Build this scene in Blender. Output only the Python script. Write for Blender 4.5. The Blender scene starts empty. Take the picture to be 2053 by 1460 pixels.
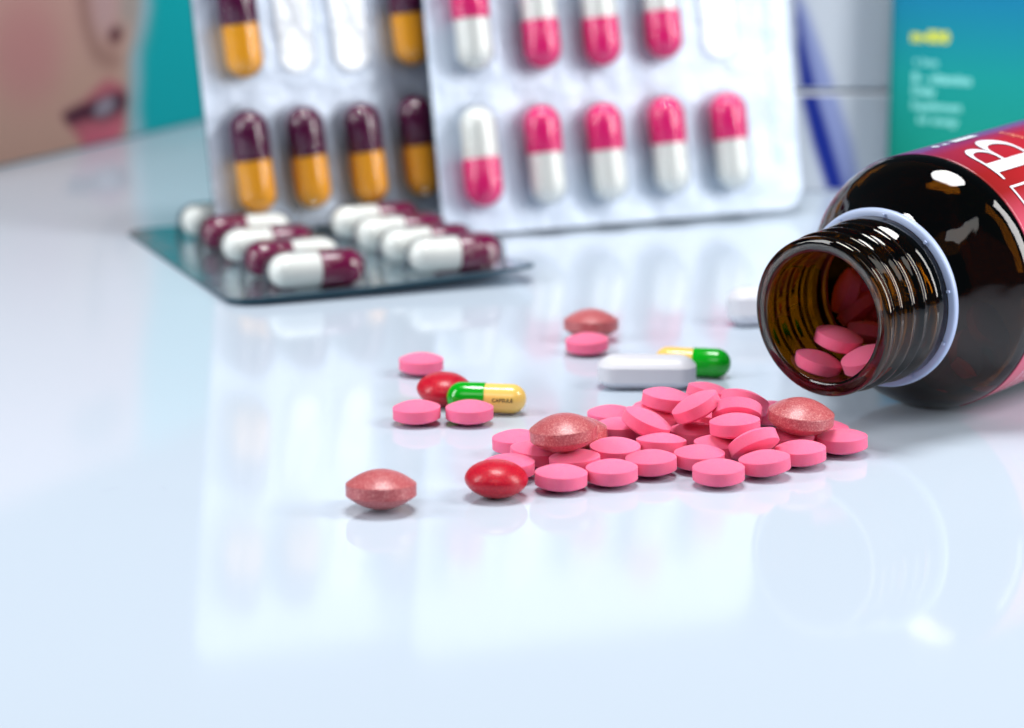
import bpy, bmesh, math, random
import numpy as np
from mathutils import Vector, Matrix
random.seed(7); rng = np.random.default_rng(7)
K = 0.00072            # working unit -> metres (a tablet is 9.5 units = 6.8 mm)
scn = bpy.context.scene
col = scn.collection

# ---------------------------------------------------------------- camera
cam_d = bpy.data.cameras.new("camera"); cam = bpy.data.objects.new("camera", cam_d); col.objects.link(cam)
cam_d.sensor_width = 36.0; cam_d.lens = 5200.0/2053*36
cam.location = (0, 0, 129.2*K); cam.rotation_euler = (math.radians(90-13.2), 0, 0)
cam_d.clip_start = 0.01; cam_d.clip_end = 20.0
cam_d.dof.use_dof = True; cam_d.dof.focus_distance = 486*K; cam_d.dof.aperture_fstop = 20.0
scn.camera = cam
# ---------------------------------------------------------------- world and lamps
w = bpy.data.worlds.new("World"); scn.world = w; w.use_nodes = True
w.node_tree.nodes['Background'].inputs[0].default_value = (0.60, 0.82, 1.0, 1)
w.node_tree.nodes['Background'].inputs[1].default_value = 0.07
def area(name, loc, target, sx, sy, power, color=(1, 1, 1), shape='RECTANGLE'):
    d = bpy.data.lights.new(name, 'AREA'); d.shape = shape; d.size = sx*K; d.size_y = sy*K
    d.energy = power; d.color = color
    o = bpy.data.objects.new(name, d); col.objects.link(o)
    o.location = Vector(loc)*K
    o.rotation_euler = (Vector(target)-Vector(loc)).to_track_quat('-Z', 'Y').to_euler()
    return o
area('softbox', (520, 400, 300), (10, 600, 20), 190, 500, 1.8, (1.0, 0.985, 0.975))
area('softbox', (-500, 380, 290), (10, 600, 20), 170, 480, 1.3, (0.96, 0.98, 1.0))
area('softbox', (20, 560, 760), (15, 540, 0), 300, 270, 2.5, (1.0, 1.0, 1.0), 'ELLIPSE')
area('softbox', (-40, -80, 520), (20, 620, 20), 420, 260, 0.4, (1.0, 1.0, 1.0))  # added weak fill from behind the camera, brightens the capsule fronts
scn.view_settings.view_transform = 'Standard'; scn.view_settings.look = 'None'
scn.view_settings.exposure = 0.0; scn.view_settings.gamma = 1.0
scn.cycles.max_bounces = 16; scn.cycles.transmission_bounces = 14; scn.cycles.transparent_max_bounces = 16
scn.cycles.glossy_bounces = 6; scn.cycles.diffuse_bounces = 4
scn.cycles.use_denoising = True
scn.cycles.sample_clamp_indirect = 6.0

# ---------------------------------------------------------------- helpers
def tag(o, label=None, cat=None, group=None, kind=None):
    if label: o['label'] = label
    if cat: o['category'] = cat
    if group: o['group'] = group
    if kind: o['kind'] = kind
    return o
def new_obj(name, me, mat=None, parent=None, smooth=True):
    o = bpy.data.objects.new(name, me); col.objects.link(o)
    if mat and not me.materials: me.materials.append(mat)
    if parent: o.parent = parent
    if smooth: me.shade_smooth()
    return o
def empty(name, loc=(0, 0, 0), rot=None):
    o = bpy.data.objects.new(name, None); col.objects.link(o); o.location = Vector(loc)*K
    o.empty_display_size = 0.01
    if rot is not None: o.rotation_euler = rot
    return o
def mesh(name, V, F):
    me = bpy.data.meshes.new(name); me.from_pydata([tuple(float(c)*K for c in v) for v in V], [], F); me.update(); return me
def sharp(me, deg=30):
    me.shade_smooth()
    bm = bmesh.new(); bm.from_mesh(me)
    for e in bm.edges:
        if len(e.link_faces) == 2 and e.calc_face_angle() > math.radians(deg): e.smooth = False
    bm.to_mesh(me); bm.free()
def lathe(name, prof, n=64, rfun=None, close=False):
    """prof: list of (r, z); poles where r == 0"""
    V, F, rings = [], [], []
    for (r, z) in prof:
        if r <= 1e-6: rings.append([len(V)]); V.append((0, 0, z))
        else:
            ring = []
            for i in range(n):
                a = 2*math.pi*i/n; rr = r if rfun is None else rfun(r, z, a)
                ring.append(len(V)); V.append((rr*math.cos(a), rr*math.sin(a), z))
            rings.append(ring)
    prs = list(zip(rings[:-1], rings[1:]))
    if close: prs.append((rings[-1], rings[0]))
    for A, B in prs:
        if len(A) == 1 and len(B) == 1: continue
        for i in range(n):
            j = (i+1) % n
            if len(A) == 1: F.append((A[0], B[j], B[i]))
            elif len(B) == 1: F.append((A[i], A[j], B[0]))
            else: F.append((A[i], A[j], B[j], B[i]))
    me = mesh(name, V, F)
    bm = bmesh.new(); bm.from_mesh(me); bmesh.ops.recalc_face_normals(bm, faces=bm.faces); bm.to_mesh(me); bm.free()
    return me
def bevel_mod(o, wd, seg=3):
    m = o.modifiers.new('bevel', 'BEVEL'); m.width = wd*K; m.segments = seg; m.limit_method = 'ANGLE'
def rot_to(n, spin=0.0):
    n = Vector(n).normalized()
    return (Vector((0, 0, 1)).rotation_difference(n) @ Matrix.Rotation(spin, 4, 'Z').to_quaternion()).to_euler()

# ---------------------------------------------------------------- materials
def mat(name, base, rough=0.5, metal=0.0, spec=0.5, coat=0.0, coat_r=0.05, **kw):
    m = bpy.data.materials.new(name); m.use_nodes = True
    b = m.node_tree.nodes['Principled BSDF']
    b.inputs['Base Color'].default_value = (*base, 1); b.inputs['Roughness'].default_value = rough
    b.inputs['Metallic'].default_value = metal; b.inputs['Specular IOR Level'].default_value = spec
    b.inputs['Coat Weight'].default_value = coat; b.inputs['Coat Roughness'].default_value = coat_r
    for k, v in kw.items(): b.inputs[k.replace('_', ' ')].default_value = v
    return m
def nodes(m): return m.node_tree.nodes, m.node_tree.links, m.node_tree.nodes['Principled BSDF']
def tex_coord(m, scale=1.0, which='Object'):
    N, L, b = nodes(m); t = N.new('ShaderNodeTexCoord'); mp = N.new('ShaderNodeMapping')
    mp.inputs['Scale'].default_value = (scale/K,)*3
    L.new(t.outputs[which], mp.inputs['Vector']); return mp
def noise(m, scale, detail=3, rough=0.5, vec=None):
    N, L, b = nodes(m); vec = vec or tex_coord(m)
    n = N.new('ShaderNodeTexNoise'); n.inputs['Scale'].default_value = scale; n.inputs['Detail'].default_value = detail
    n.inputs['Roughness'].default_value = rough; L.new(vec.outputs[0], n.inputs['Vector']); return n
def ramp(m, src, stops):
    N, L, b = nodes(m); r = N.new('ShaderNodeValToRGB')
    while len(r.color_ramp.elements) < len(stops): r.color_ramp.elements.new(0.5)
    for e, (p, c) in zip(r.color_ramp.elements, stops): e.position = p; e.color = (*c, 1)
    L.new(src, r.inputs[0]); return r
def bump(m, h, strength, dist):
    N, L, b = nodes(m); n = N.new('ShaderNodeBump'); n.inputs['Strength'].default_value = strength
    n.inputs['Distance'].default_value = dist*K; L.new(h, n.inputs['Height'])
    prev = b.inputs['Normal'].links
    if prev: L.new(prev[0].from_socket, n.inputs['Normal'])
    L.new(n.outputs[0], b.inputs['Normal']); return n

M = {}
M['table'] = mat('white_acrylic', (0.53, 0.61, 0.705), 0.035, spec=0.21)
n = noise(M['table'], 0.02, 4); r = ramp(M['table'], n.outputs[0], [(0.3, (0.06,)*3), (0.7, (0.09,)*3)])
nodes(M['table'])[1].new(r.outputs[0], nodes(M['table'])[2].inputs['Roughness'])
# pink tablets: matt pressed powder with fine grain
m = M['pink'] = mat('pink_tablet', (0.95, 0.2, 0.38), 0.62, spec=0.12, Subsurface_Weight=0.45, Subsurface_Scale=0.9*K)
m.node_tree.nodes['Principled BSDF'].inputs['Subsurface Radius'].default_value = (1.0, 0.12, 0.35)
N, L, b = nodes(m); oi = N.new('ShaderNodeObjectInfo'); mp = tex_coord(m)
ad = N.new('ShaderNodeVectorMath'); ad.operation = 'ADD'; sc = N.new('ShaderNodeMath'); sc.operation = 'MULTIPLY'; sc.inputs[1].default_value = 90
L.new(oi.outputs['Random'], sc.inputs[0]); L.new(mp.outputs[0], ad.inputs[0]); L.new(sc.outputs[0], ad.inputs[1])
n1 = noise(m, 7.0, 3, 0.6, ad); n2 = noise(m, 0.5, 2, 0.5, ad)
r = ramp(m, n1.outputs[0], [(0.24, (0.70, 0.055, 0.13)), (0.31, (0.96, 0.172, 0.312)), (0.75, (0.97, 0.215, 0.37))])
hs = N.new('ShaderNodeHueSaturation'); mr = N.new('ShaderNodeMapRange'); mr.inputs[3].default_value = 0.90; mr.inputs[4].default_value = 1.05
L.new(oi.outputs['Random'], mr.inputs[0]); L.new(mr.outputs[0], hs.inputs['Value']); L.new(r.outputs[0], hs.inputs['Color'])
L.new(hs.outputs[0], b.inputs['Base Color']); bump(m, n1.outputs[0], 0.35, 0.10); bump(m, n2.outputs[0], 0.25, 0.15)
# salmon tablets: film coat with pale flecks
m = M['salmon'] = mat('salmon_tablet', (0.6, 0.12, 0.14), 0.36, spec=0.5, coat=0.4, coat_r=0.3)
n1 = noise(m, 3.0, 4, 0.7); r = ramp(m, n1.outputs[0], [(0.32, (0.34, 0.04, 0.05)), (0.46, (0.47, 0.08, 0.09)), (0.54, (0.52, 0.12, 0.13)), (0.66, (0.66, 0.27, 0.26))])
nodes(m)[1].new(r.outputs[0], nodes(m)[2].inputs['Base Color']); bump(m, n1.outputs[0], 0.5, 0.12); n2 = noise(m, 0.6, 2); bump(m, n2.outputs[0], 0.35, 0.25)
# red tablet: glossy with tiny sparkle
m = M['red'] = mat('red_tablet', (0.52, 0.0, 0.02), 0.36, spec=0.3, coat=0.25, coat_r=0.2)
n1 = noise(m, 4.5, 4, 0.8); r = ramp(m, n1.outputs[0], [(0.35, (0.34, 0.0, 0.015)), (0.52, (0.55, 0.002, 0.025)), (0.66, (0.72, 0.03, 0.03)), (0.76, (0.9, 0.35, 0.2))])
nodes(m)[1].new(r.outputs[0], nodes(m)[2].inputs['Base Color']); bump(m, n1.outputs[0], 0.3, 0.08); n2 = noise(m, 0.8, 2); bump(m, n2.outputs[0], 0.4, 0.3)
m = M['white_pill'] = mat('white_tablet', (0.70, 0.705, 0.76), 0.4, spec=0.5)
n1 = noise(m, 5, 3); bump(m, n1.outputs[0], 0.2, 0.06)
def capmat(name, c, rough=0.16, sss=0.0):
    m = mat(name, c, rough, spec=0.5, coat=0.3, coat_r=0.06); n = noise(m, 0.4, 2); bump(m, n.outputs[0], 0.25, 0.25); return m
M['green'] = capmat('green_gelatin', (0.0, 0.40, 0.008))
M['yellow'] = capmat('yellow_gelatin', (0.95, 0.62, 0.15))
M['purple'] = capmat('purple_gelatin', (0.095, 0.004, 0.045))
M['maroon'] = capmat('maroon_gelatin', (0.16, 0.004, 0.05))
M['orange'] = capmat('orange_gelatin', (0.95, 0.42, 0.02))
M['hotpink'] = capmat('hot_pink_gelatin', (0.86, 0.018, 0.20))
M['ivory'] = capmat('ivory_gelatin', (0.86, 0.88, 0.84))
M['ink'] = mat('black_ink', (0.03, 0.022, 0.005), 0.6)
M['teal_ink'] = mat('teal_ink', (0.25, 0.5, 0.55), 0.6)
# foil of the packs
def foil(name, base, metal, rough, wave=1.0, big=0.5):
    m = mat(name, base, rough, metal=metal, spec=0.5); N, L, b = nodes(m)
    mp = tex_coord(m); hs = []
    for ang in (0.7, -0.87):
        r_ = N.new('ShaderNodeVectorRotate'); r_.rotation_type = 'Z_AXIS'; r_.inputs['Angle'].default_value = ang
        L.new(mp.outputs[0], r_.inputs['Vector']); wv = N.new('ShaderNodeTexWave'); wv.inputs['Scale'].default_value = 0.36
        L.new(r_.outputs[0], wv.inputs['Vector']); hs.append(wv.outputs['Color'])
    mx = N.new('ShaderNodeMix'); mx.data_type = 'RGBA'; mx.blend_type = 'MULTIPLY'; mx.inputs[0].default_value = 1
    L.new(hs[0], mx.inputs[6]); L.new(hs[1], mx.inputs[7])
    bump(m, mx.outputs[2], 0.6*wave, 0.16); n = noise(m, 0.07, 3); bump(m, n.outputs[0], big, 2.2)
    return m
M['foil'] = foil('embossed_foil', (0.57, 0.65, 0.77), 0.28, 0.36, 1.0, 0.9)
M['foil_bright'] = foil('silver_foil', (0.42, 0.53, 0.60), 0.9, 0.2, 0.3, 0.35)
M['burst'] = foil('burst_foil', (0.86, 0.90, 0.95), 0.15, 0.35, 0.2, 1.0)  # torn foil, paled so its colour carries the emptied pockets' white highlights
M['shaded_foil_edge'] = mat('shaded_foil_edge', (0.015, 0.06, 0.09), 0.35, metal=0.2)  # dark teal sheet edge; its colour also stands for the shadow beneath
# clear blister plastic (thin: straight-through transparency under a sharp reflection)
m = bpy.data.materials.new('clear_plastic'); m.use_nodes = True; N = m.node_tree.nodes; L = m.node_tree.links; N.clear()
o_ = N.new('ShaderNodeOutputMaterial'); mx = N.new('ShaderNodeMixShader'); tr = N.new('ShaderNodeBsdfTransparent'); gl = N.new('ShaderNodeBsdfGlossy')
fr = N.new('ShaderNodeFresnel'); fr.inputs[0].default_value = 1.5; tr.inputs[0].default_value = (0.985, 0.99, 0.995, 1); gl.inputs['Roughness'].default_value = 0.08
tc = N.new('ShaderNodeTexCoord'); nz = N.new('ShaderNodeTexNoise'); nz.inputs['Scale'].default_value = 0.25/K; bp = N.new('ShaderNodeBump'); bp.inputs['Distance'].default_value = 0.8*K; bp.inputs['Strength'].default_value = 0.6
L.new(tc.outputs['Object'], nz.inputs['Vector']); L.new(nz.outputs[0], bp.inputs['Height']); L.new(bp.outputs[0], gl.inputs['Normal'])
hf = N.new('ShaderNodeMath'); hf.operation = 'MULTIPLY'; hf.inputs[1].default_value = 0.6; L.new(fr.outputs[0], hf.inputs[0]); L.new(hf.outputs[0], mx.inputs[0]); L.new(tr.outputs[0], mx.inputs[1]); L.new(gl.outputs[0], mx.inputs[2]); L.new(mx.outputs[0], o_.inputs[0])
M['clear'] = m
m = m.copy(); m.name = 'clear_plastic_scuffed'; m.node_tree.nodes['Glossy BSDF'].inputs['Roughness'].default_value = 0.3
m.node_tree.nodes['Math'].inputs[1].default_value = 0.45; M['clear_scuffed'] = m
m = M['clear'].copy(); m.name = 'clear_plastic_glossy'; m.node_tree.nodes['Math'].inputs[1].default_value = 0.6; M['clear_glossy'] = m
m = M['glass'] = mat('amber_glass', (0.10, 0.031, 0.0005), 0.0, spec=0.5, Transmission_Weight=1.0, IOR=1.5)
n = noise(m, 0.05, 2); bump(m, n.outputs[0], 0.4, 1.8); n = noise(m, 0.13, 2, 0.5); bump(m, n.outputs[0], 0.25, 0.6)
M['ring'] = mat('blue_white_plastic', (0.46, 0.55, 0.78), 0.32)
M['print_white'] = mat('white_print', (0.80, 0.85, 0.92), 0.35)
M['print_orange'] = mat('orange_print', (0.85, 0.30, 0.20), 0.35)
M['print_yellow'] = mat('yellow_print', (0.80, 0.82, 0.03), 0.5)
M['print_pale'] = mat('pale_print', (0.30, 0.85, 0.80), 0.5)
M['carton'] = mat('white_carton', (0.58, 0.62, 0.68), 0.5)
def vcol(name, rough=0.45, coat=0.0):
    m = mat(name, (1, 1, 1), rough, spec=0.25, coat=coat, coat_r=0.05); N, L, b = nodes(m)
    a = N.new('ShaderNodeAttribute'); a.attribute_name = 'print'; L.new(a.outputs['Color'], b.inputs['Base Color']); return m
M['print'] = vcol('printed_board', 0.6)
M['label'] = vcol('printed_label', 0.4, 0.55)

# printed rasters: polygons painted on a small array and softened, stored as mesh colours
def paint(wd, ht, res, bg, layers):
    nx, ny = int(wd/res)+1, int(ht/res)+1
    X, Y = np.meshgrid(np.linspace(0, wd, nx), np.linspace(0, ht, ny))
    img = np.zeros((ny, nx, 3)); img[:] = bg(X, Y) if callable(bg) else np.array(bg)
    for poly, c, blur, alpha in layers:
        ins = np.zeros(X.shape, bool); P = poly
        for i in range(len(P)):
            (x1, y1), (x2, y2) = P[i], P[(i+1) % len(P)]
            if y1 == y2: continue
            ins ^= ((y1 > Y) != (y2 > Y)) & (X < (x2-x1)*(Y-y1)/(y2-y1)+x1)
        a = ins.astype(float)*alpha; k = max(1, int(blur/res))
        if blur > 0:
            for _ in range(3):
                for ax in (0, 1):
                    p = np.pad(a, [(k, k) if q == ax else (0, 0) for q in (0, 1)], mode='edge'); cs = np.cumsum(p, axis=ax)
                    cs = np.concatenate([np.zeros_like(np.take(cs, [0], ax)), cs], axis=ax); s = a.shape[ax]
                    a = (np.take(cs, range(2*k+1, 2*k+1+s), ax)-np.take(cs, range(0, s), ax))/(2*k+1)
        cc = c(X, Y) if callable(c) else np.array(c)
        img = img*(1-a[..., None])+cc*a[..., None]
    return nx, ny, img
def grid_mesh(name, nx, ny, fpos, img):
    V = [fpos(i/(nx-1), j/(ny-1)) for j in range(ny) for i in range(nx)]
    F = [(j*nx+i, j*nx+i+1, (j+1)*nx+i+1, (j+1)*nx+i) for j in range(ny-1) for i in range(nx-1)]
    me = mesh(name, V, F); at = me.color_attributes.new('print', 'FLOAT_COLOR', 'POINT')
    at.data.foreach_set('color', np.concatenate([img.reshape(-1, 3), np.ones((nx*ny, 1))], 1).astype(np.float32).ravel())
    return me
def prism(name, poly, th, z0=0.0):
    """flat polygon extruded to thickness th (xy plane)"""
    n = len(poly); V = [(x, y, z0) for x, y in poly]+[(x, y, z0+th) for x, y in poly]
    F = [tuple(range(n-1, -1, -1)), tuple(range(n, 2*n))]+[(i, (i+1) % n, n+(i+1) % n, n+i) for i in range(n)]
    return mesh(name, V, F)
def rrect(w_, h_, r, n=8, x0=0, y0=0):
    P = []
    for cx, cy, a0 in ((w_-r, r, -90), (w_-r, h_-r, 0), (r, h_-r, 90), (r, r, 180)):
        for k in range(n+1):
            a = math.radians(a0+90*k/n); P.append((x0+cx+r*math.cos(a), y0+cy+r*math.sin(a)))
    return P
def text_mesh(s, size, bold=0.0):
    c = bpy.data.curves.new('text', 'FONT'); c.body = s; c.size = 1.0; c.offset = bold; c.resolution_u = 3
    o = bpy.data.objects.new('text', c); col.objects.link(o)
    dg = bpy.context.evaluated_depsgraph_get(); me = bpy.data.meshes.new_from_object(o.evaluated_get(dg))
    bpy.data.objects.remove(o); bpy.data.curves.remove(c)
    for v in me.vertices: v.co = Vector((v.co.x*size, v.co.y*size, 0))
    return me          # working units, convert with place_text
def place_text(me, f):
    """bend the flat text by f(x,y) -> (x,y,z) in working units"""
    for v in me.vertices: v.co = Vector(f(v.co.x, v.co.y))*K
    me.update(); return me

# ---------------------------------------------------------------- table
me = mesh('tabletop', [(-1500, -300, 0), (1500, -300, 0), (1500, 2600, 0), (-1500, 2600, 0), (-1500, -300, -25), (1500, -300, -25), (1500, 2600, -25), (-1500, 2600, -25)],
          [(0, 1, 2, 3), (7, 6, 5, 4), (0, 4, 5, 1), (1, 5, 6, 2), (2, 6, 7, 3), (3, 7, 4, 0)])
tag(new_obj('tabletop', me, M['table'], smooth=False), kind='structure')

# dust, powder grains and a few fibres on the acrylic
V, F = [], []
def grain(x, y, s, z=0.0):
    b0 = len(V); a0 = random.uniform(0, 3)
    for k in range(4): V.append((x+s*math.cos(a0+k*1.57)*random.uniform(.6, 1), y+s*math.sin(a0+k*1.57)*random.uniform(.6, 1), 0.01))
    V.append((x, y, 0.01+s*0.7)); F.extend([(b0+k, b0+(k+1) % 4, b0+4) for k in range(4)])
for _ in range(260): grain(random.uniform(-90, 110), random.uniform(340, 620), random.choice((0.04, 0.06, 0.09)))
for _ in range(160): grain(random.gauss(32, 17), random.gauss(470, 14), random.choice((0.05, 0.07, 0.1)))
for _ in range(4):
    x, y, a = random.uniform(-80, 90), random.uniform(350, 560), random.uniform(0, 6.28); L_ = random.uniform(2, 4.5)
    for k in range(12):
        b0 = len(V); xa, ya = x+L_*k/12*math.cos(a), y+L_*k/12*math.sin(a); a += random.uniform(-.12, .14)
        xb, yb = xa+L_/12*math.cos(a), ya+L_/12*math.sin(a); nx_, ny_ = -math.sin(a)*0.03, math.cos(a)*0.03
        V += [(xa+nx_, ya+ny_, 0.04), (xa-nx_, ya-ny_, 0.04), (xb-nx_, yb-ny_, 0.04), (xb+nx_, yb+ny_, 0.04)]; F.append((b0, b0+1, b0+2, b0+3))
tag(new_obj('dust', mesh('dust', V, F), mat('dust_grains', (0.42, 0.44, 0.55), 0.9), smooth=False), 'fine dust grains and fibres scattered over the white table', kind='stuff')

# ---------------------------------------------------------------- tablets
def tablet_profile(R, rim, dome, peak=1.0, edge=0.07, n=14):
    """biconvex tablet: flat rim band, domed faces"""
    P = [(0, -rim/2-dome)]
    def cap(t): return dome*(1-t**2)**peak
    for k in range(1, n): t = k/n; P.append((R*t*0.985, -rim/2-cap(t)))
    P += [(R*0.985, -rim/2-cap(0.998)*0.6), (R-edge, -rim/2), (R, -rim/2+edge), (R, rim/2-edge), (R-edge, rim/2), (R*0.985, rim/2+cap(0.998)*0.6)]
    for k in range(n-1, 0, -1): t = k/n; P.append((R*t*0.985, rim/2+cap(t)))
    P.append((0, rim/2+dome)); return P
def lens_profile(R, H, n=26, p=0.80):
    P = []
    for k in range(n+1):
        a = -math.pi/2+math.pi*k/n; c, s = math.cos(a), math.sin(a)
        P.append((R*max(0, c)**(0.94), H*math.copysign(abs(s)**1.12, s)))
    P[0] = (0, -H); P[-1] = (0, H); return P
pink_me = lathe('pink_tablet', tablet_profile(4.75, 2.25, 1.22), 72); sharp(pink_me, 19)
salmon_me = lathe('salmon_tablet', tablet_profile(6.25, 2.2, 2.45, 1.0, 0.12), 80); sharp(salmon_me, 15)
red_me = lathe('red_tablet', lens_profile(5.7, 3.35), 72)
PILLS = [
    ('pink', 8.86, 450.79, 2.40, 0.02, 0.00, "flat pink tablet in the heap's front row, right beside the glossy red tablet"),
    ('pink', 18.12, 454.13, 2.40, -0.02, 0.00, 'flat pink tablet second from the left in the front row of the heap'),
    ('pink', 25.56, 460.42, 2.50, -0.04, 0.00, "pink tablet third from the left in the heap's front row"),
    ('pink', 37.51, 454.13, 2.40, -0.02, -0.02, 'foremost pink tablet of the right half of the heap, lying flat on its own'),
    ('pink', 46.43, 459.88, 2.60, -0.10, 0.02, 'pink tablet tipped slightly left, just in front of the upended pink tablet'),
    ('pink', 53.85, 467.44, 2.45, -0.05, 0.00, "pink tablet at the heap's right side, just in front of the large salmon tablet"),
    ('pink', 62.70, 475.74, 2.50, -0.05, 0.02, 'outermost pink tablet at the far right end of the heap, below the bottle mouth'),
    ('pink', 34.73, 464.26, 2.40, 0.00, 0.00, 'flat pink tablet in the middle of the heap, just behind the foremost tablet'),
    ('pink', 11.57, 460.94, 2.50, -0.06, 0.02, 'pink tablet directly under the front of the left salmon tablet, second row'),
    ('pink', 19.22, 467.38, 2.90, 0.00, -0.06, 'pink tablet showing much of its top, between the big salmon tablet and the front row'),
    ('pink', 28.04, 471.32, 3.00, 0.03, 0.12, 'pink tablet seen nearly edge on, behind the third front tablet'),
    ('pink', 34.84, 480.76, 2.50, 0.00, 0.02, "pink tablet low in the heap's centre, framed by three tablets lying above it"),
    ('pink', 38.87, 471.19, 2.50, 0.03, 0.00, 'pink tablet half shaded beneath the flat tablet on top of the heap'),
    ('pink', 44.96, 466.38, 4.60, -0.34, 0.50, "upended pink tablet leaning at the heap's front right with its dark underside showing"),
    ('pink', 41.75, 470.28, 7.00, -0.07, 0.04, 'flat pink tablet resting on top of the heap, before the steeply raised one'),
    ('pink', 42.74, 477.38, 7.60, 0.05, 0.66, "steeply raised pink tablet at the heap's back right, shaded underside facing forward"),
    ('pink', 35.10, 478.64, 8.60, -0.46, 0.03, 'pink tablet leaning to the left on top of the heap, rim facing down right'),
    ('pink', 29.93, 487.95, 7.60, 0.13, 0.02, "highest pink tablet at the back left of the heap's peak"),
    ('pink', 39.06, 496.03, 6.60, 0.26, 0.12, 'pink tablet at the rear of the peak, its right side sloping down'),
    ('pink', 45.32, 491.16, 6.20, 0.28, 0.45, 'pink tablet peeking out behind the steeply raised one at the back'),
    ('pink', 51.31, 497.79, 2.40, 0.00, 0.00, 'pink tablet at the back of the heap, half hidden left of the right salmon tablet'),
    ('pink', 52.71, 477.04, 2.40, 0.05, 0.00, 'pink tablet hidden mostly under the right salmon tablet'),
    ('pink', 38.16, 487.21, 3.40, 0.06, 0.20, 'filler pink tablet added under the leaning tablet to keep that gap dark'),  # added filler, hides bright table where the heap is only dark shade
    ('pink', 60.09, 483.40, 2.40, 0.02, 0.02, "filler pink tablet added under the right salmon tablet to darken the gap"),  # added filler, stands in for the shadow below the salmon tablet
    ('pink', 0.99, 475.38, 2.45, -0.03, 0.00, 'leftmost pink tablet of the heap, behind the others'),
    ('pink', 4.32, 466.00, 2.60, 0.10, 0.00, "pink tablet at the heap's left, shaded on its right by the big salmon tablet"),
    ('pink', -0.54, 457.86, 2.40, -0.02, 0.00, "pink tablet just behind the glossy red tablet at the heap's left tip"),
    ('pink', 19.46, 491.49, 3.20, 0.00, 0.00, 'pink tablet at the upper left back of the heap, beside a leaning one'),
    ('pink', 20.62, 482.62, 3.00, 0.00, 0.03, 'shaded pink tablet right of the two stacked salmon tablets'),
    ('pink', 25.48, 476.15, 6.00, 0.40, -0.03, "pink tablet sliding down to the right at the heap's upper left"),
    ('pink', 27.61, 487.98, 4.00, 0.25, 0.05, 'pink tablet tucked behind the one that slides right'),
    ('pink', 28.76, 497.44, 3.00, 0.00, 0.00, 'pink tablet low at the back of the heap under its highest tablet'),
    ('pink', -19.43, 540.80, 2.40, 0.00, 0.00, 'lone pink tablet farthest back in the small group left of the heap'),
    ('pink', -18.90, 498.72, 2.40, -0.03, 0.00, 'left one of two pink tablets side by side before the green and yellow capsule'),
    ('pink', -8.43, 498.72, 2.40, -0.01, 0.00, "right one of two pink tablets side by side, overlapping the capsule's green end"),
    ('pink', 16.62, 560.25, 2.40, -0.05, -0.03, 'pink tablet in front of the blurred salmon tablet behind the heap'),
    ('salmon', 9.46, 461.92, 7.90, -0.09, 0.02, 'large speckled salmon tablet resting on top at the left of the heap'),
    ('salmon', 11.82, 473.94, 4.20, -0.12, 0.02, "large salmon tablet mostly hidden behind the one on the heap's left top"),
    ('salmon', 54.71, 475.68, 7.40, 0.08, -0.04, 'large salmon tablet resting on the right end of the heap by the bottle mouth'),
    ('salmon', -22.99, 438.38, 3.80, 0.00, 0.09, 'large speckled salmon tablet standing alone at the front left of the table'),
    ('salmon', 17.91, 574.24, 3.80, 0.00, 0.09, 'blurred large salmon tablet far behind the heap, with a pink one before it'),
    ('red', -2.81, 446.57, 3.40, 0.03, 0.03, 'glossy bright red lens shaped tablet at the left tip of the heap'),
    ('red', -13.79, 514.07, 3.40, 0.05, -0.05, 'blurred dark red tablet lying behind the green and yellow capsule'),
]
info = {'pink': (pink_me, M['pink'], 'tablet', 'pink round tablets on the table'),
        'salmon': (salmon_me, M['salmon'], 'tablet', 'large salmon tablets'),
        'red': (red_me, M['red'], 'tablet', 'glossy red tablets')}
for kind, x, y, z, nx, ny, lab in PILLS:
    me, mt, cat, grp = info[kind]
    o = new_obj(kind+'_tablet', me, mt)
    o.location = Vector((x, y, z))*K; o.rotation_euler = rot_to((nx, ny, math.sqrt(max(0.02, 1-nx*nx-ny*ny))), random.uniform(0, 6.28))
    tag(o, lab, cat, grp)

# white oblong tablets
def caplet_mesh():
    V, F, n = [], [], 12
    def stadium(L_, W_, z):
        return [(x-L_/2, y-W_/2, z) for x, y in rrect(L_, W_, W_*0.42, n)]
    Lw, Ww = 20.6, 8.6
    secs = [(-3.35, 5.0), (-3.1, 3.6), (-2.6, 2.1), (-2.0, 0.8), (-1.6, 0.2), (-1.5, 0.0), (1.5, 0.0), (1.6, 0.2), (2.0, 0.8), (2.6, 2.1), (3.1, 3.6), (3.35, 5.0)]
    for z, ins in secs: V += stadium(Lw-ins, Ww-ins*0.95, z)
    m_ = 4*(n+1)
    for k in range(len(secs)-1):
        for i in range(m_): j = (i+1) % m_; F.append((k*m_+i, k*m_+j, (k+1)*m_+j, (k+1)*m_+i))
    F.append(tuple(range(m_-1, -1, -1))); F.append(tuple(range((len(secs)-1)*m_, len(secs)*m_)))
    me = mesh('white_caplet', V, F); sharp(me, 36); return me
cm = caplet_mesh()
o = new_obj('white_caplet', cm, M['white_pill']); o.location = Vector((28.3, 529.5, 3.37))*K; o.rotation_euler = (0, 0, math.radians(-1))
tag(o, 'white oblong tablet lying behind the heap, in front of the yellow and green capsule', 'tablet', 'white oblong tablets')
o = new_obj('white_caplet', cm, M['white_pill']); o.location = Vector((60.3, 592, 4.4))*K; o.rotation_euler = (math.radians(-8), math.radians(0), math.radians(12)); o.scale = (1, 1, 1.3)
tag(o, 'blurred white oblong tablet half hidden behind the amber bottle mouth', 'tablet', 'white oblong tablets')

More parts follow.
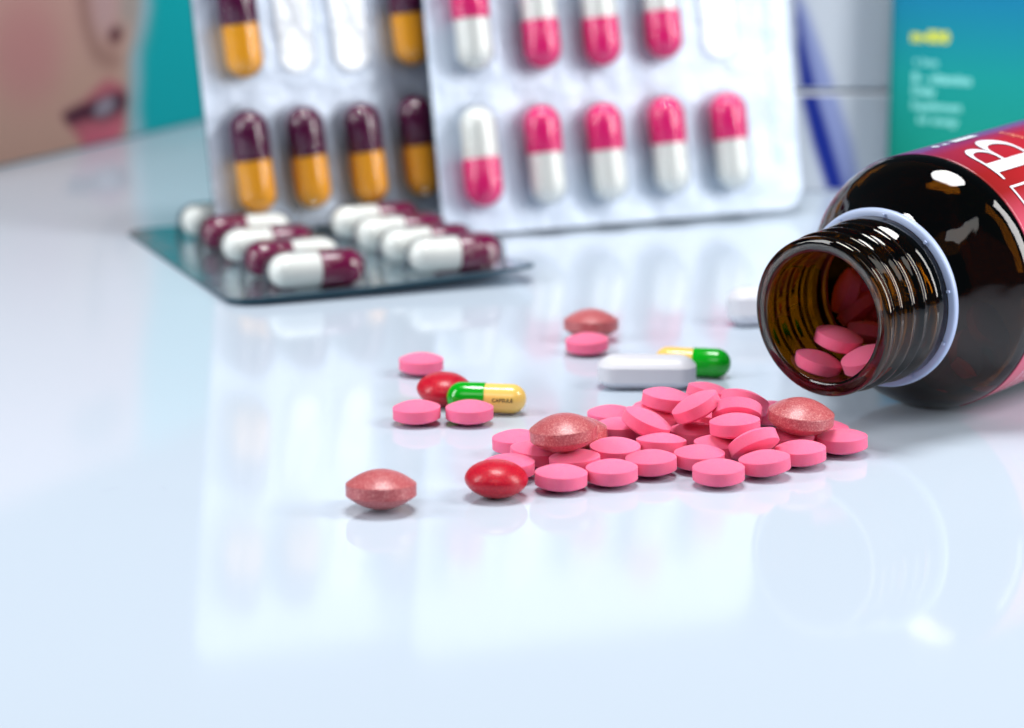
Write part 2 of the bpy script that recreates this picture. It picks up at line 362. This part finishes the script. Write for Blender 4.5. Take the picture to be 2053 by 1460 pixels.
# ---------------------------------------------------------------- capsules (two telescoping shells)
def capsule_meshes(name, L_, D, capfrac=0.48):
    """axis along X, centred; returns (cap mesh, body mesh)"""
    R = D/2; rb = R*0.955; xj = -L_/2+L_*capfrac
    def half(x0, x1, r):           # dome at x0
        P = []; s = 1 if x1 > x0 else -1
        for k in range(11): a = math.pi/2*k/10; P.append((r*math.sin(a), x0+s*r*(1-math.cos(a))))
        P[0] = (0, x0); P.append((r, (x0+x1)/2)); P.append((r, x1)); return P
    A = half(-L_/2, xj, R)+[(R*0.985, xj+0.12), (rb*0.97, xj+0.12)]
    B = half(L_/2, xj-1.0, rb)
    out = []
    for nm, P in (('capsule_cap', A), ('capsule_body', B)):
        me = lathe(name+nm, P, 40)
        for v in me.vertices: v.co = Vector((v.co.z, v.co.x, v.co.y))
        me.update(); bm = bmesh.new(); bm.from_mesh(me); bmesh.ops.recalc_face_normals(bm, faces=bm.faces); bm.to_mesh(me); bm.free()
        me.shade_smooth(); out.append(me)
    return out
def loose_capsule(A, B, z, capm, bodym, label, printed=None):
    A, B = Vector((*A, z)), Vector((*B, z)); d = B-A
    root = empty('two_tone_capsule', (A+B)/2, (0, 0, math.atan2(d.y, d.x)))
    ms = capsule_meshes('loose_', d.length, 6.3)
    new_obj('capsule_cap', ms[0], capm, root); new_obj('capsule_body', ms[1], bodym, root)
    if printed:
        t = text_mesh(printed, 1.05, 0.028); R = 3.03
        xs = [v.co.x for v in t.vertices]; w_ = max(xs)
        place_text(t, lambda x, y: (3.6-w_/2+x, -R*math.cos(y/R-0.02)-0.0, R*math.sin(y/R-0.02)))
        new_obj('imprint', t, M['ink'], root, smooth=False)
    tag(root, label, 'capsule', 'green and yellow capsules'); return root
loose_capsule((-13.2, 508.5), (2.9, 506.4), 3.15, M['green'], M['yellow'], 'green and yellow capsule with black lettering beside two pink tablets', 'CAPSULE')
loose_capsule((46.6, 537.6), (30.6, 541.4), 3.15, M['green'], M['yellow'], 'blurred yellow and green capsule behind the white oblong tablet')

# ---------------------------------------------------------------- blister packs
def pocket_mesh(L_, D, Hh, name='pocket', crush=0.0):
    """elongated dome, axis along X, base at z = 0"""
    n = 44; V, F = [], []; secs = [(0.0, 1.0, 1.14), (0.25, 0.55, 1.04), (0.6, 0.15, 0.99), (0.8, 0, 0.84), (0.93, 0, 0.60), (1.0, 0, 0.33)]
    for h, fl, s in secs:
        r = D/2*s
        for i in range(n):
            a = 2*math.pi*i/n; cx = (L_/2-D/2)*(1 if math.cos(a) >= 0 else -1)
            jit = 1-crush*rng.random() if crush and h > 0.3 else 1
            V.append((cx+r*math.cos(a), r*math.sin(a), h*Hh*jit))
    for k in range(len(secs)-1):
        for i in range(n): j = (i+1) % n; F.append((k*n+i, k*n+j, (k+1)*n+j, (k+1)*n+i))
    F.append(tuple(range((len(secs)-1)*n, len(secs)*n)))
    me = mesh(name, V, F); me.shade_smooth(); return me
def blister(name, Mx, W_, H_, caps, L_, D, mats, label, group, sheetmat, r=6, hollow=(), bow=None, clearmat=None, flare=0.9):
    clearmat = clearmat or M['clear']
    """caps: (x, y, angle, flip, filled)"""
    root = empty(name); root.matrix_world = Mx
    nx, ny = 28, 34                                        # the sheet: slightly wavy foil laminate with rounded corners
    poly = rrect(W_, H_, r, 8)
    bm = bmesh.new(); vs = [bm.verts.new((x, y, 0)) for x, y in poly]; bm.faces.new(vs)
    for k in range(1, nx): bmesh.ops.bisect_plane(bm, geom=bm.verts[:]+bm.edges[:]+bm.faces[:], plane_co=(W_*k/nx, 0, 0), plane_no=(1, 0, 0))
    for k in range(1, ny): bmesh.ops.bisect_plane(bm, geom=bm.verts[:]+bm.edges[:]+bm.faces[:], plane_co=(0, H_*k/ny, 0), plane_no=(0, 1, 0))
    bf = bow or (lambda x, y: 0)
    for v in bm.verts: v.co.z = bf(v.co.x, v.co.y)
    ext = bmesh.ops.extrude_face_region(bm, geom=bm.faces[:])
    for e in ext['geom']:
        if isinstance(e, bmesh.types.BMVert): e.co.z -= 1.0
    bmesh.ops.recalc_face_normals(bm, faces=bm.faces)
    for v in bm.verts: v.co *= K
    me = bpy.data.meshes.new('foil_sheet'); bm.to_mesh(me); bm.free()
    me.materials.append(sheetmat); me.materials.append(M['shaded_foil_edge'])
    for p in me.polygons:
        if abs(p.normal.z) < 0.7: p.material_index = 1
    sharp(me, 40); new_obj('foil_sheet', me, None, root)
    cms = capsule_meshes(name, L_, D); pk = pocket_mesh(L_+0.1+flare, D+flare, D*1.03, name+'_pocket'); pkc = pocket_mesh(L_+0.6, D+0.4, D*0.34, name+'_pocket_crushed', 0.1)
    for (x, y, ang, flip, filled) in caps:
        h = bf(x, y)
        p = new_obj('blister_pocket', pk if filled else pkc, clearmat if filled else M['clear_scuffed'], root); p.location = Vector((x, y, h+0.05))*K; p.rotation_euler = (0, 0, ang)
        if filled:
            c = bpy.data.objects.new('capsule', cms[1]); col.objects.link(c)
            if not cms[1].materials: cms[1].materials.append(mats[1])
            c.parent = root; c.location = Vector((x, y, h+D/2+0.1))*K
            c.rotation_euler = (random.uniform(-.1, .1), 0, ang+(math.pi if flip else 0))
            cc = new_obj('capsule_cap', cms[0], mats[0], c)
        else:
            rr = [(x_*1.0, y_*1.0) for x_, y_ in rrect(L_, D, D*0.45, 6, -L_/2, -D/2)]
            t = prism('burst_foil', rr, 0.25); t.materials.append(M['burst'])
            q = new_obj('burst_foil', t, None, root, smooth=False); q.location = Vector((x, y, h+0.12))*K; q.rotation_euler = (0, 0, ang)
    tag(root, label, 'blister pack', group); return root
def frame(p0, psi, beta, gam):
    psi, beta, gam = map(math.radians, (psi, beta, gam))
    u = Vector((math.cos(psi), math.sin(psi), 0)); a = Vector((-math.sin(psi), math.cos(psi), 0))
    v = math.cos(beta)*Vector((0, 0, 1))+math.sin(beta)*a; nrm = u.cross(v)
    uu = math.cos(gam)*u+math.sin(gam)*v; vv = -math.sin(gam)*u+math.cos(gam)*v
    Mx = Matrix((uu, vv, nrm)).transposed().to_4x4(); Mx.translation = Vector(p0)*K; return Mx
UP = math.pi/2
# right pack: hot pink / ivory
Rc = []
for i, (x, y) in enumerate(((10.8, 21), (29.7, 20.4), (48.2, 19.9), (67.4, 20.6), (86.8, 20.5))): Rc.append((x, y, UP+0.02+0.01*i*0, i != 0, True))
for i, (x, y) in enumerate(((11.5, 58.2), (31.4, 57.7), (49.5, 57.4), (68.5, 58.5), (88.2, 58.4))): Rc.append((x, y, UP+0.02, i == 0, i != 4))
for i, x in enumerate((12, 32, 50.5, 69.8, 89.5)): Rc.append((x, 96.5, UP+0.02, i == 3, i != 1))
blister('blister_pack', frame((-18.6, 698.3, 1.0), 22, 12, .5), 111, 131, [(x, y, a, fl, f) for x, y, a, fl, f in Rc], 27.2, 10.2, (M['hotpink'], M['ivory']),
        'upright blister pack of hot pink and white capsules leaning at the back', 'upright blister packs', M['foil'], 7)
Lc = []
for i, (x, y) in enumerate(((10.3, 19.6), (26.5, 19.1), (43.6, 18.4), (60.0, 18.7), (77, 19))): Lc.append((x, y, UP+0.03, True, True))
for i, (x, y) in enumerate(((10.7, 56), (28.3, 56.1), (44.5, 55.2), (60.6, 55), (78, 55))): Lc.append((x, y, UP+0.03, True, i in (0, 3, 4)))
for i, x in enumerate((11, 28.5, 45, 61.5, 78)): Lc.append((x, 92, UP+0.03, True, i != 2))
blister('blister_pack', frame((-79.2, 689.1, 2.4), 28, 8, 2), 94, 122, Lc, 27.8, 10.2, (M['purple'], M['orange']),
        'upright blister pack of purple and orange capsules, two pockets already emptied', 'upright blister packs', M['foil'], 7)
# flat pack: maroon / ivory
Fc = []
for k in range(5):
    Fc.append((24.0+0.0*k, 10.5+20.5*k, 0.0, k % 2 == 0, True)); Fc.append((60.5, 10.5+20.5*k, 0.0, True, True))
def bow(x, y): return 1.7*math.exp(-y/13.0)+0.0005*x*x*math.exp(-y/60.0)
Mx = Matrix.Translation(Vector((-66.5, 608.5, 0.6))*K) @ Matrix.Rotation(math.radians(22), 4, 'Z')
flat = blister('blister_pack', Mx, 80, 112, Fc, 24.5, 9.0, (M['maroon'], M['ivory']),
        'blister pack of maroon and white capsules lying flat on the table, front corner curled', 'flat blister packs', M['foil_bright'], 7, bow=bow, clearmat=M['clear_glossy'], flare=2.0)

# embossed batch code running up the right pack's margin: short raised strokes
rp = [o for o in col.objects if o.name == 'blister_pack'][0]
bm = bmesh.new()
for k in range(34):
    y = 14+k*2.9
    for q in range(random.choice((1, 2, 2))):
        x0 = 102.6+q*1.7; w_, h_ = 1.3, 1.5
        vs = [bm.verts.new(Vector(c)*K) for c in ((x0, y, 0.02), (x0+w_, y, 0.02), (x0+w_, y+h_, 0.02), (x0, y+h_, 0.02), (x0+.3, y+.3, .35), (x0+w_-.3, y+.3, .35), (x0+w_-.3, y+h_-.3, .35), (x0+.3, y+h_-.3, .35))]
        for f in ((4, 5, 6, 7), (0, 1, 5, 4), (1, 2, 6, 5), (2, 3, 7, 6), (3, 0, 4, 7)): bm.faces.new([vs[i] for i in f])
me = bpy.data.meshes.new('embossed_code'); bm.to_mesh(me); bm.free()
me.materials.append(mat('emboss', (0.45, 0.60, 0.72), 0.4, metal=0.3)); new_obj('embossed_code', me, None, rp, smooth=False)

# ---------------------------------------------------------------- amber bottle
PHI = 0.7235; TILT = 0.0436; B0 = Vector((59.2, 485.8, 24.35))      # mouth centre; the bottle tips slightly towards its mouth
ax = Vector((math.sin(PHI)*math.cos(TILT), math.cos(PHI)*math.cos(TILT), math.sin(TILT))); e1 = Vector((math.cos(PHI), -math.sin(PHI), 0)); e2 = (-ax).cross(e1)
bottle = empty('pill_bottle')
mw = Matrix((e1, e2, -ax)).transposed().to_4x4(); mw.translation = B0*K; bottle.matrix_world = mw
# local frame: x = e1, y = up, z = towards the mouth (so s = -z)
def glass_mesh():
    prof = []   # (s, r, ridge weight)
    def sm(a, b, x): t = min(1, max(0, (x-a)/(b-a))); return t*t*(3-2*t)
    S = []
    # outer wall from mouth
    out = [(0.0, 13.1), (-0.06, 13.5), (-0.08, 14.2), (-0.03, 14.9), (0.12, 15.3), (0.45, 15.58), (1.0, 15.7), (1.6, 15.65), (2.3, 15.3)]
    s = 2.8
    while s < 18.2: out.append((s, 14.75+1.75*sm(12.0, 16.0, s))); s += 0.35
    out += [(18.4, 16.5), (20.6, 16.1), (21.2, 15.9)]
    for k in range(1, 17): out.append((21.2+14.8*k/16, 15.9+10.1*math.sin(math.pi/2*k/16)**1.4))
    out += [(38, 26.0), (60, 26.0), (88, 26.0)]
    for k in range(1, 8): a = math.pi/2*k/7; out.append((88+5*math.sin(a), 21+5*math.cos(a)))
    out += [(93.0, 12), (91.5, 4), (91.3, 0)]
    inn = [(89.0, 0), (89.2, 6), (90.2, 14), (90.2, 19)]
    for k in range(1, 6): a = math.pi/2*(1-k/5); inn.append((86+4*math.sin(a), 20+4*math.cos(a)))
    inn += [(60, 24.0), (37, 24.0)]
    for k in range(13, -1, -1):
        a = math.pi/2*k/14; inn.append((20.8+15.2*k/14, 13.2+10.8*math.sin(math.pi/2*k/14)**1.4))
    s = 18.0
    while s > 2.0: inn.append((s, 12.85)); s -= 0.6
    inn += [(1.2, 12.7), (0.4, 12.75), (0.12, 12.85)]
    n = 160; V, F, rings = [], [], []
    for idx, (s, r) in enumerate(out+inn):
        if r == 0: rings.append([len(V)]); V.append((0, 0, -s)); continue
        ring = []
        for i in range(n):
            a = 2*math.pi*i/n; rr = r
            if idx < len(out) and 2.5 < s < 18.3:
                ph = (s-3.4-4.1*(a/(2*math.pi)))/4.1
                env = sm(2.6, 3.8, s)*(1-sm(12.6, 14.6, s)); f = ph-math.floor(ph)
                d = min(f, 1-f)*4.1; rr += env*1.35*math.exp(-(d/1.05)**2)
            ring.append(len(V)); V.append((rr*math.cos(a), rr*math.sin(a), -s))
        rings.append(ring)
    for A, B in list(zip(rings[:-1], rings[1:]))+[(rings[-1], rings[0])]:
        if len(A) == 1 and len(B) == 1: continue
        for i in range(n):
            j = (i+1) % n
            if len(A) == 1: F.append((A[0], B[j], B[i]))
            elif len(B) == 1: F.append((A[i], A[j], B[0]))
            else: F.append((A[i], A[j], B[j], B[i]))
    me = mesh('glass_body', V, F); bm = bmesh.new(); bm.from_mesh(me); bmesh.ops.recalc_face_normals(bm, faces=bm.faces)
    bm.to_mesh(me); bm.free(); me.shade_smooth(); return me
new_obj('glass_body', glass_mesh(), M['glass'], bottle)
# tamper ring left on the neck
prof = [(16.45, -19.1), (17.5, -19.0), (17.85, -19.25), (18.0, -19.75), (17.9, -20.4), (17.5, -20.8), (16.4, -21.0)]
rg = new_obj('tamper_ring', lathe('tamper_ring', prof, 120, close=True), M['ring'], bottle); sharp(rg.data, 50)
bm = bmesh.new()
for k in range(10):
    a = 2*math.pi*(k+0.35)/10
    r_ = bmesh.ops.create_cube(bm, size=1.0); Mt = Matrix.Rotation(a, 4, 'Z') @ Matrix.Translation((17.0, 0, -18.6)) @ Matrix.Diagonal((0.6, 0.5, 0.35, 1))
    bmesh.ops.transform(bm, matrix=Mt, verts=r_['verts'])
for v in bm.verts: v.co *= K
me = bpy.data.meshes.new('ring_nib'); bm.to_mesh(me); bm.free(); new_obj('ring_nib', me, M['ring'], rg, smooth=False)
# label sleeve: red print with a purple top edge; angle measured from e1 (right) through up
RL = 26.12
def lab_pos(s, deg, dr=0.0):
    a = math.radians(deg); r = RL+dr; return (r*math.cos(a), r*math.sin(a), -s)
W0, W1 = -70.0, 215.0
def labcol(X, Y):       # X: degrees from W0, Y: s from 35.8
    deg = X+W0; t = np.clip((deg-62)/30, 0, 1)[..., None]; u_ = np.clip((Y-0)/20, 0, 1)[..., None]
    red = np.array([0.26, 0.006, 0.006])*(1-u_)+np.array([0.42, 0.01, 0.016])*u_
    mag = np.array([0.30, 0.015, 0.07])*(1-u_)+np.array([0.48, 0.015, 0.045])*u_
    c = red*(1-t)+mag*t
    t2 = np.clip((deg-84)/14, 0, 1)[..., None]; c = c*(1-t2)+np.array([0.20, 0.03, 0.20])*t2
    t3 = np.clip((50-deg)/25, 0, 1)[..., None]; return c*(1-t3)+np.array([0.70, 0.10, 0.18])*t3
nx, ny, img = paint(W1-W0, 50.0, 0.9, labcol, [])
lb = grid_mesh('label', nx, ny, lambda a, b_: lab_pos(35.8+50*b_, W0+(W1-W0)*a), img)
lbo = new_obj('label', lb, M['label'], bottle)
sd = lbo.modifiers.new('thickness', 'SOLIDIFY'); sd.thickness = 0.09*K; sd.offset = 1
DEG = 180/math.pi/RL
def on_label(me, s0, d0):
    """text turned so that its top points at the mouth and it reads round the bottle"""
    return place_text(me, lambda x, y: lab_pos(s0-y, d0+x*DEG, 0.22))
def flat_poly(polys):
    """triangulated outline with holes: curve fill"""
    c = bpy.data.curves.new('shape', 'CURVE'); c.dimensions = '2D'; c.fill_mode = 'BOTH'
    for P in polys:
        sp = c.splines.new('POLY'); sp.points.add(len(P)-1); sp.use_cyclic_u = True
        for q, (x, y) in zip(sp.points, P): q.co = (x, y, 0, 1)
    o = bpy.data.objects.new('shape', c); col.objects.link(o); dg = bpy.context.evaluated_depsgraph_get()
    me = bpy.data.meshes.new_from_object(o.evaluated_get(dg)); bpy.data.objects.remove(o); bpy.data.curves.remove(c)
    bm = bmesh.new(); bm.from_mesh(me)
    for ax_ in (0, 1):
        lo = min(v.co[ax_] for v in bm.verts); hi = max(v.co[ax_] for v in bm.verts); q = lo+0.6
        while q < hi:
            co = [0, 0, 0]; no = [0, 0, 0]; co[ax_] = q; no[ax_] = 1
            bmesh.ops.bisect_plane(bm, geom=bm.verts[:]+bm.edges[:]+bm.faces[:], plane_co=co, plane_no=no); q += 0.6
    bm.to_mesh(me); bm.free(); return me
def arc(cx, cy, rx, ry, a0, a1, n=18): return [(cx+rx*math.cos(math.radians(a0+(a1-a0)*k/n)), cy+ry*math.sin(math.radians(a0+(a1-a0)*k/n))) for k in range(n+1)]
# capital B with hairline serifs: x = reading direction, y = up (towards the mouth), height 16.4
Hb = 16.4
outer = [(0, Hb), (0, Hb-0.55), (2.0, Hb-0.9), (2.0, 0.9), (0, 0.55), (0, 0)]+arc(8.2, 4.6, 5.9, 4.6, -90, 78)+[(8.6, 9.0)]+arc(7.2, 12.75, 4.3, 3.65, -80, 90)
h1 = [(5.1, Hb-0.7)]+arc(6.7, 12.65, 2.9, 3.05, 90, -90)+[(5.1, 9.6)]
h2 = [(5.1, 8.7)]+arc(7.4, 4.75, 3.6, 3.95, 90, -90)+[(5.1, 0.8)]
o = new_obj('printed_letter', on_label(flat_poly([outer, h1, h2]), 41.3+Hb, 55.8), M['print_white'], bottle, smooth=True)
nxt = [(0, Hb), (0, Hb-0.6), (1.6, Hb-0.9), (1.6, 0.9), (0, 0.6), (0, 0), (7.5, 0), (7.5, 0.6), (5.0, 0.9), (5.0, Hb-0.9), (7.5, Hb-0.6), (7.5, Hb)]
new_obj('printed_word', on_label(text_mesh('ultra', 3.2), 64.5, 77), M['print_orange'], bottle)
for s_, st, zz in ((44.4, 'e', 3.6), (47.6, 's', 3.6)):
    new_obj('printed_word', on_label(text_mesh(st, zz, 0.03), s_, 93.5), M['print_white'], bottle)
new_obj('printed_bar', on_label(flat_poly([[(0, 0), (2.0, 0), (2.0, 8.5), (0, 8.5)]]), 58.5, 93.5), M['print_white'], bottle)
fr_o = [(0, 0), (-17, 0), (-17, -26), (0, -26)]; fr_i = [(-0.5, -0.5), (-16.5, -0.5), (-16.5, -25.5), (-0.5, -25.5)]
new_obj('printed_frame', on_label(flat_poly([fr_o, fr_i]), 40.8, 51.5), M['print_white'], bottle)
for k in range(7):
    new_obj('printed_line', on_label(text_mesh(random.choice(('take with water after meals', 'keep in a cool dry place', 'store out of reach of children')), 1.5), 41+k*2.6, -58), M['print_white'], bottle)

tag(bottle, 'open amber glass pill bottle lying on its side, red label, blue-white neck ring', 'bottle')
# tablets inside the bottle; s along the bottle, a across, h above the axis
INS = [  # s, across, height, normal, label
    (6.0, -4.86, -11.16, (0.28, -0.05, 0.95), 'pink tablet at the lower left inside the bottle mouth'),
    (12.0, -4.19, -7.50, (0.22, -0.1, 0.95), 'topmost pink tablet just inside the bottle mouth'),
    (9.0, 4.29, -9.69, (-0.35, -0.1, 0.92), 'pink tablet at the lower right inside the mouth, cut off by the rim'),
    (30.0, -14.62, -2.82, (-0.93, -0.1, 0.35), 'leftmost orange-lit pink tablet seen deep inside through the bottle mouth'),
    (36.0, -13.20, -2.24, (0.75, -0.3, 0.6), 'upper orange-lit pink tablet seen deep inside through the bottle mouth'),
    (31.0, -12.23, -6.15, (-0.6, 0.3, 0.75), 'orange-lit pink tablet in the middle of those seen deep through the bottle mouth'),
    (37.0, -12.59, -8.48, (0.5, 0.2, 0.85), 'orange-lit pink tablet by the right rim, seen deep through the bottle mouth'),
    (26.0, -6.07, -9.42, (0.2, 0.3, 0.95), 'orange-lit pink tablet just above the ones lying in the bottle mouth'),
    (31.0, 12.99, -11.43, (0.7, -0.6, 0.35), 'largest pink tablet dimly visible through the amber shoulder of the bottle'),
    (36.0, 14.39, -6.67, (0.5, -0.5, 0.6), 'dim pink tablet above the largest one behind the amber shoulder'),
    (42.0, 15.10, -11.95, (0.85, -0.2, 0.3), 'dim pink tablet seen edge on beside the red label edge behind amber glass'),
    (33.0, 6.96, -16.21, (0.2, -0.5, 0.8), 'dim pink tablet lowest behind the amber shoulder'),
    (36.0, 11.70, -15.82, (0.3, -0.4, 0.8), 'dim pink tablet at the bottom of the bottle by the label edge'),
]
for s, a_, h, nrm, lab in INS:
    o = new_obj('pink_tablet', pink_me, M['pink']); P = B0+ax*s+e1*a_+e2*h
    o.location = P*K; o.rotation_euler = rot_to(nrm, random.uniform(0, 6)); tag(o, lab, 'tablet', 'pink tablets inside the amber bottle')

# ---------------------------------------------------------------- cartons behind
def box_mesh(name, w_, d_, h_): # front face on y = 0
    return mesh(name, [(0, 0, 0), (w_, 0, 0), (w_, d_, 0), (0, d_, 0), (0, 0, h_), (w_, 0, h_), (w_, d_, h_), (0, d_, h_)],
                [(3, 2, 1, 0), (4, 5, 6, 7), (0, 1, 5, 4), (1, 2, 6, 5), (2, 3, 7, 6), (3, 0, 4, 7)])
def carton(name, loc, rz, w_, d_, h_, body, img3, label, cat, group=None, par=None):
    root = empty(name, loc, (0, 0, rz)); o = new_obj('carton_body', box_mesh('carton_body', w_, d_, h_), body, root, smooth=False); bevel_mod(o, 0.9, 3)
    nx, ny, img = img3
    f = grid_mesh('front_print', nx, ny, lambda a, b_: (0.8+(w_-1.6)*a, -0.12, 0.8+(h_-1.6)*b_), img); new_obj('front_print', f, M['print'], root)
    tag(root, label, cat, group); return root
# face advert on a teal box (left)
skin = lambda X, Y: np.array([0.58, 0.35, 0.27])+np.clip((Y-20)/70, 0, 1)[..., None]*np.array([0.08, 0.0, 0.06])
teal = np.array([0.0, 0.40, 0.43]); pale = np.array([0.32, 0.52, 0.60])
WF, HF = 190.0, 112.0; X0 = 60.0   # X0: width of board left of the frame
def sh(P): return [(x+X0, y) for x, y in P]
face = [
    (sh([(-80, -9), (74, -9), (76, 4), (71, 8), (75, 14), (77, 20), (76, 27), (83, 36), (85, 46), (82, 60), (76, 75), (74, 95), (70, 130), (-80, 130)]), skin, 3.5, 1.0),
    (sh([(70, -9), (85, -9), (80, 8), (82, 20), (82, 30), (90, 45), (85, 52), (80, 34), (76, 26), (76, 8)]), pale, 1.6, 0.85),
    (sh([(10, 18), (32, 20), (36, 40), (22, 55), (0, 50), (-5, 30)]), (0.58, 0.25, 0.24), 6, 0.8),
    (sh([(44, 62), (48, 40), (54, 28), (66, 24), (72, 27), (66, 30), (58, 32), (53, 42), (52, 62)]), (0.26, 0.12, 0.10), 2.2, 0.8),
    (sh([(53, 52), (56, 38), (64, 36), (70, 46), (68, 60), (58, 62)]), (0.56, 0.36, 0.36), 2.5, 0.8),
    (sh([(62, 36.5), (66, 32.5), (71, 34), (71.5, 38), (67, 39)]), (0.10, 0.015, 0.03), 1.2, 1.0),
    (sh([(70, 40), (78, 36), (82, 44), (78, 60), (72, 60)]), (0.36, 0.34, 0.31), 2.2, 0.8),
    (sh([(34, 12), (46, 15), (56, 19.5), (61, 21.5), (66, 20), (72, 17.5), (73.5, 12), (71, 8), (72, 5), (66, 0.5), (55, -1.5), (47, -1), (40, 6)]), (0.50, 0.12, 0.16), 0.9, 0.95),
    (sh([(44, -1), (68, -1), (70, 5.5), (60, 5), (48, 6)]), (0.62, 0.14, 0.20), 1.0, 0.9),
    (sh([(33.5, 12.5), (38, 8), (48, 9), (58, 7.5), (66, 8), (72, 10), (73, 14.5), (68, 16.5), (60, 15.5), (48, 14.5), (42, 14)]), (0.035, 0.006, 0.025), 0.7, 0.95),
    (sh([(52, 10), (58, 9), (64, 10.5), (66, 13.5), (62, 15), (55, 13.8)]), (0.38, 0.34, 0.40), 0.9, 0.9),
    (sh([(30, 90), (60, 88), (66, 96), (50, 104), (34, 100)]), (0.10, 0.07, 0.07), 1.5, 0.8),
]
rzf = math.atan2(0.90051, 0.43483)
u_ = Vector((0.43483, 0.90051, 0)); pf = Vector((-164.8, 827.1, 0))-u_*X0
carton('advert_box', pf, rzf, WF, 30, HF, mat('teal_board', (0.0, 0.25, 0.30), 0.45), paint(WF-0.8, HF-0.8, 0.7, tuple(teal), face),
       'teal box at the left back printed with a cheek, nose and parted lips', 'box')
# two white cartons with a blue swoosh
grey = (0.54, 0.59, 0.66)
def sw(y0, x0): # swoosh polygon in carton coordinates: (x at height z)
    core = [(84.6, 60), (85.1, 53.6), (85.4, 43), (87.4, 28), (91.0, 14.5), (95.6, 0.8), (96, -1)]
    edge = [(101.5, -1), (101, 0.8), (96.8, 14.5), (92.4, 28), (88.4, 43), (86.2, 53.6), (85.1, 60)]
    fade = [(107, -1), (106, 0.8), (103, 14.5), (98.5, 28), (93, 43), (88, 56), (85.5, 60)]
    tr_ = lambda P: [(x-x0, z-y0) for x, z in P]
    return [(tr_(core+fade), (0.17, 0.22, 0.52), 1.2, 0.8), (tr_(core+edge), (0.0, 0.015, 0.24), 0.5, 1.0)]
carton('white_carton', (70, 780, 0), 0, 62, 40, 30.2, M['carton'], paint(61.2, 29.4, 0.4, grey, sw(0, 70.4)),
       'lower of two stacked white cartons with a navy stripe, behind the upright packs', 'carton', 'stacked white cartons')
carton('white_carton', (70.4, 780.3, 31.0), 0, 62, 40, 46, M['carton'], paint(61.2, 45.2, 0.4, grey, sw(31.4, 70.8)),
       'upper of two stacked white cartons, resting on the lower one', 'carton', 'stacked white cartons')
# teal supplement carton
def tc_(X, Y):
    t = np.clip(Y/62, 0, 1)[..., None]; a, b_, c = np.array([0.0, 0.28, 0.16]), np.array([0.0, 0.31, 0.29]), np.array([0.0, 0.20, 0.38])
    t1 = np.clip(t/0.6, 0, 1); t2 = np.clip((t-0.6)/0.4, 0, 1); c_ = a*(1-t1)+b_*t1; c_ = c_*(1-t2)+c*t2
    e = np.clip((1.6-X)/1.6, 0, 1)[..., None]; return c_*(1-0.25*e)
tb = carton('teal_carton', (112, 770, 0), math.radians(-30), 92, 34, 92, mat('teal_card', (0.0, 0.26, 0.27), 0.45), paint(91.2, 91.2, 0.8, tc_, []),
       'tall teal and green carton with yellow and pale lettering behind the bottle', 'carton')
def on_box(me, x0, z0): return place_text(me, lambda x, y: (x0+x, -0.2, z0+y))
for st, x0, z0, sz, mt, bold in (('m-830', 6.6, 47.3, 4.6, 'print_yellow', 0.05), ('+ Iron', 7.6, 40.3, 3.0, 'print_pale', 0.03), ('B - vitamins', 7.4, 35.4, 3.9, 'print_pale', 0.035),
        ('Daily', 7.4, 31.6, 3.6, 'print_pale', 0.03), ('Supplement', 7.4, 27.4, 3.3, 'print_pale', 0.03), ('for energy', 9.6, 23.3, 3.0, 'print_pale', 0.03)):
    new_obj('printed_word', on_box(text_mesh(st, sz, bold), x0, z0), M[mt], tb, smooth=False)
